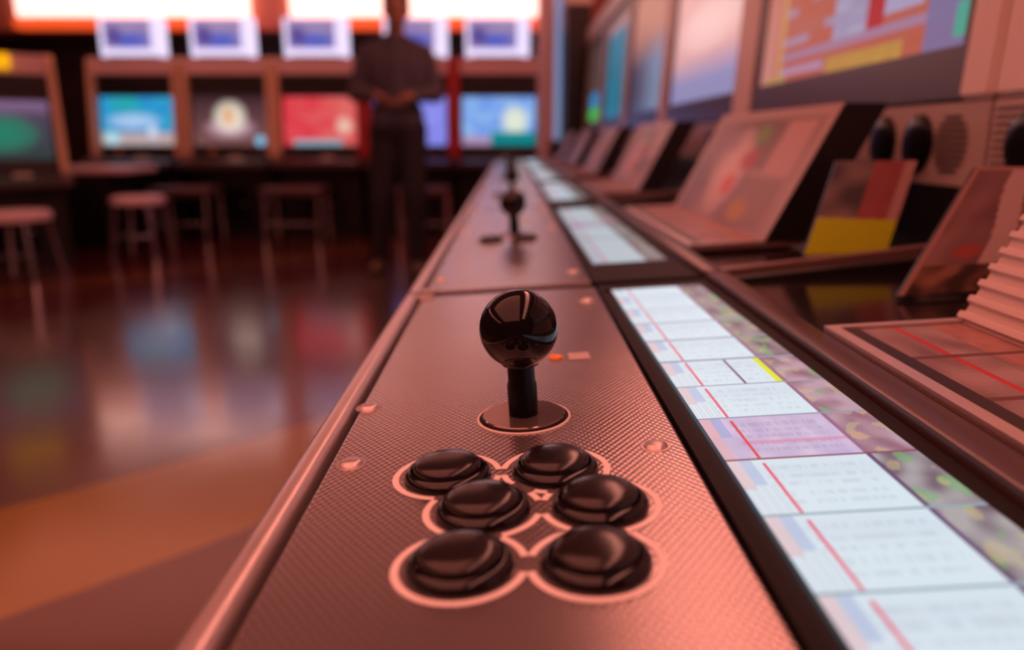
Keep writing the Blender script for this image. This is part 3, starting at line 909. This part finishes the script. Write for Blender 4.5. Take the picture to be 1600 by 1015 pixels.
person = thing('person', 'standing person in dark jumper and dark trousers, hands held at waist', 'person', (-0.70, 5.0, 0), math.radians(4))
def hand(bm, wrist, s):
    """wrist position, s = -1 for the hand on the -x side; hands meet in front of the belly"""
    w = Vector(wrist)
    d = Vector((-s * 0.80, -0.25, -0.55)).normalized()      # along the palm, towards the middle
    side = Vector((0, -0.9, 0.42)).normalized()
    side = (side - d * side.dot(d)).normalized()
    palm = d.cross(side)
    limb(bm, [(*w, 0.026), (*(w + d * 0.05), 0.024)])
    for k, (o_, ln) in enumerate(((-0.027, 0.062), (-0.009, 0.074), (0.010, 0.080), (0.028, 0.072))):
        b0 = w + d * 0.035 + side * o_ * 0.8
        b1 = w + d * 0.092 + side * o_
        b2 = b1 + (d * 0.75 + palm * s * 0.55).normalized() * ln * 0.5
        b3 = b2 + (d * 0.15 + palm * s * 0.95).normalized() * ln * 0.5
        limb(bm, [(*b0, 0.012), (*b1, 0.0100), (*b2, 0.0090), (*b3, 0.0078)])
    t0 = w + d * 0.03 + side * 0.026
    t1 = t0 + (d * 0.45 + side * 0.85).normalized() * 0.036
    t2 = t1 + (d * 0.85 + side * 0.35).normalized() * 0.032
    limb(bm, [(*t0, 0.014), (*t1, 0.0115), (*t2, 0.0090)])

HX, HZ = 0.02, 1.60
ARM = {}
for s in (-1, 1):
    ARM[s] = [(s * 0.180, 0.01, 1.345), (s * 0.245, -0.015, 1.115), (s * 0.095, -0.235, 1.09)]
LEG = {-1: [(-0.085, 0.02, 0.90), (-0.115, -0.02, 0.49), (-0.14, 0.06, 0.075)], 1: [(0.085, 0.01, 0.90), (0.095, -0.07, 0.49), (0.10, -0.02, 0.075)]}
bm = bmesh.new()
limb(bm, [(0, 0.01, 0.95, 0.095), (0, 0.0, 1.10, 0.108), (0, 0.01, 1.28, 0.120), (0, 0.02, 1.38, 0.085), (0.005, 0.01, 1.46, 0.054), (0.01, -0.005, 1.54, 0.054)])
limb(bm, [(-0.16, 0.015, 1.35, 0.055), (0, 0.015, 1.40, 0.058), (0.16, 0.015, 1.35, 0.055)])
ell(bm, (HX - 0.005, -0.025, HZ + 0.01), (0.073, 0.094, 0.108), Matrix.Rotation(math.radians(18), 4, 'X'))
ell(bm, (HX - 0.005, -0.055, HZ - 0.055), (0.052, 0.055, 0.058))
ell(bm, (HX - 0.005, -0.122, HZ - 0.015), (0.013, 0.017, 0.024))
ell(bm, (HX - 0.005, -0.107, HZ - 0.052), (0.022, 0.008, 0.008))
for s in (-1, 1):
    ell(bm, (HX - 0.005 + s * 0.074, -0.012, HZ - 0.005), (0.010, 0.020, 0.031))
    a = ARM[s]
    limb(bm, [(*a[0], 0.056), (*a[1], 0.040)])
    limb(bm, [(*a[1], 0.040), (*a[2], 0.026)])
    hand(bm, a[2], s)
    l = LEG[s]
    limb(bm, [(*l[0], 0.086), (*l[1], 0.058), (*l[2], 0.038)])
    limb(bm, [(l[2][0], l[2][1] + 0.02, 0.045, 0.036), (l[2][0] + s * 0.02, l[2][1] - 0.16, 0.032, 0.030)])
fused('body', bm, M['skin'], person, 0.0075, 3)
bm = bmesh.new()
limb(bm, [(0, 0.01, 0.985, 0.132), (0, 0.0, 1.06, 0.130), (0, 0.01, 1.26, 0.138), (0, 0.02, 1.36, 0.105), (0.003, 0.012, 1.435, 0.066)])
for s in (-1, 1):
    ell(bm, (s * 0.09, 0.01, 1.24), (0.100, 0.118, 0.17))
    ell(bm, (s * 0.07, 0.01, 0.97), (0.098, 0.122, 0.125))
    a = ARM[s]
    limb(bm, [(s * 0.05, 0.015, 1.405, 0.060), (*a[0], 0.062), (*a[1], 0.054)])
    e = Vector(a[1]).lerp(Vector(a[2]), 0.86)
    limb(bm, [(*a[1], 0.057), (*e, 0.040)])
fused('jumper', bm, M['sweater'], person, 0.012)
bm = bmesh.new()
limb(bm, [(-0.05, 0.01, 0.915, 0.118), (0.05, 0.01, 0.915, 0.118)])
for s in (-1, 1):
    l = LEG[s]
    limb(bm, [(*l[0], 0.104), (*l[1], 0.078), (l[2][0], l[2][1], 0.085, 0.062)])
fused('trousers', bm, M['trousers'], person, 0.012)
for s in (-1, 1):
    l = LEG[s]
    bm = bmesh.new()
    limb(bm, [(l[2][0], l[2][1] + 0.035, 0.047, 0.046), (l[2][0] + s * 0.012, l[2][1] - 0.08, 0.046, 0.045), (l[2][0] + s * 0.022, l[2][1] - 0.17, 0.040, 0.039)])
    fused('shoe', bm, M['shoe'], person, 0.009)
    bm = bmesh.new()
    ell(bm, (HX - 0.005 + s * 0.028, -0.105, HZ + 0.012), (0.012, 0.008, 0.006))
    obj('eye', bm, M['eye'], person, 60)
bm = bmesh.new()
ell(bm, (HX - 0.005, -0.005, HZ + 0.048), (0.084, 0.104, 0.092), Matrix.Rotation(math.radians(24), 4, 'X'))
ell(bm, (HX - 0.005, 0.030, HZ + 0.005), (0.078, 0.070, 0.085))
fused('hair', bm, M['hair'], person, 0.010)
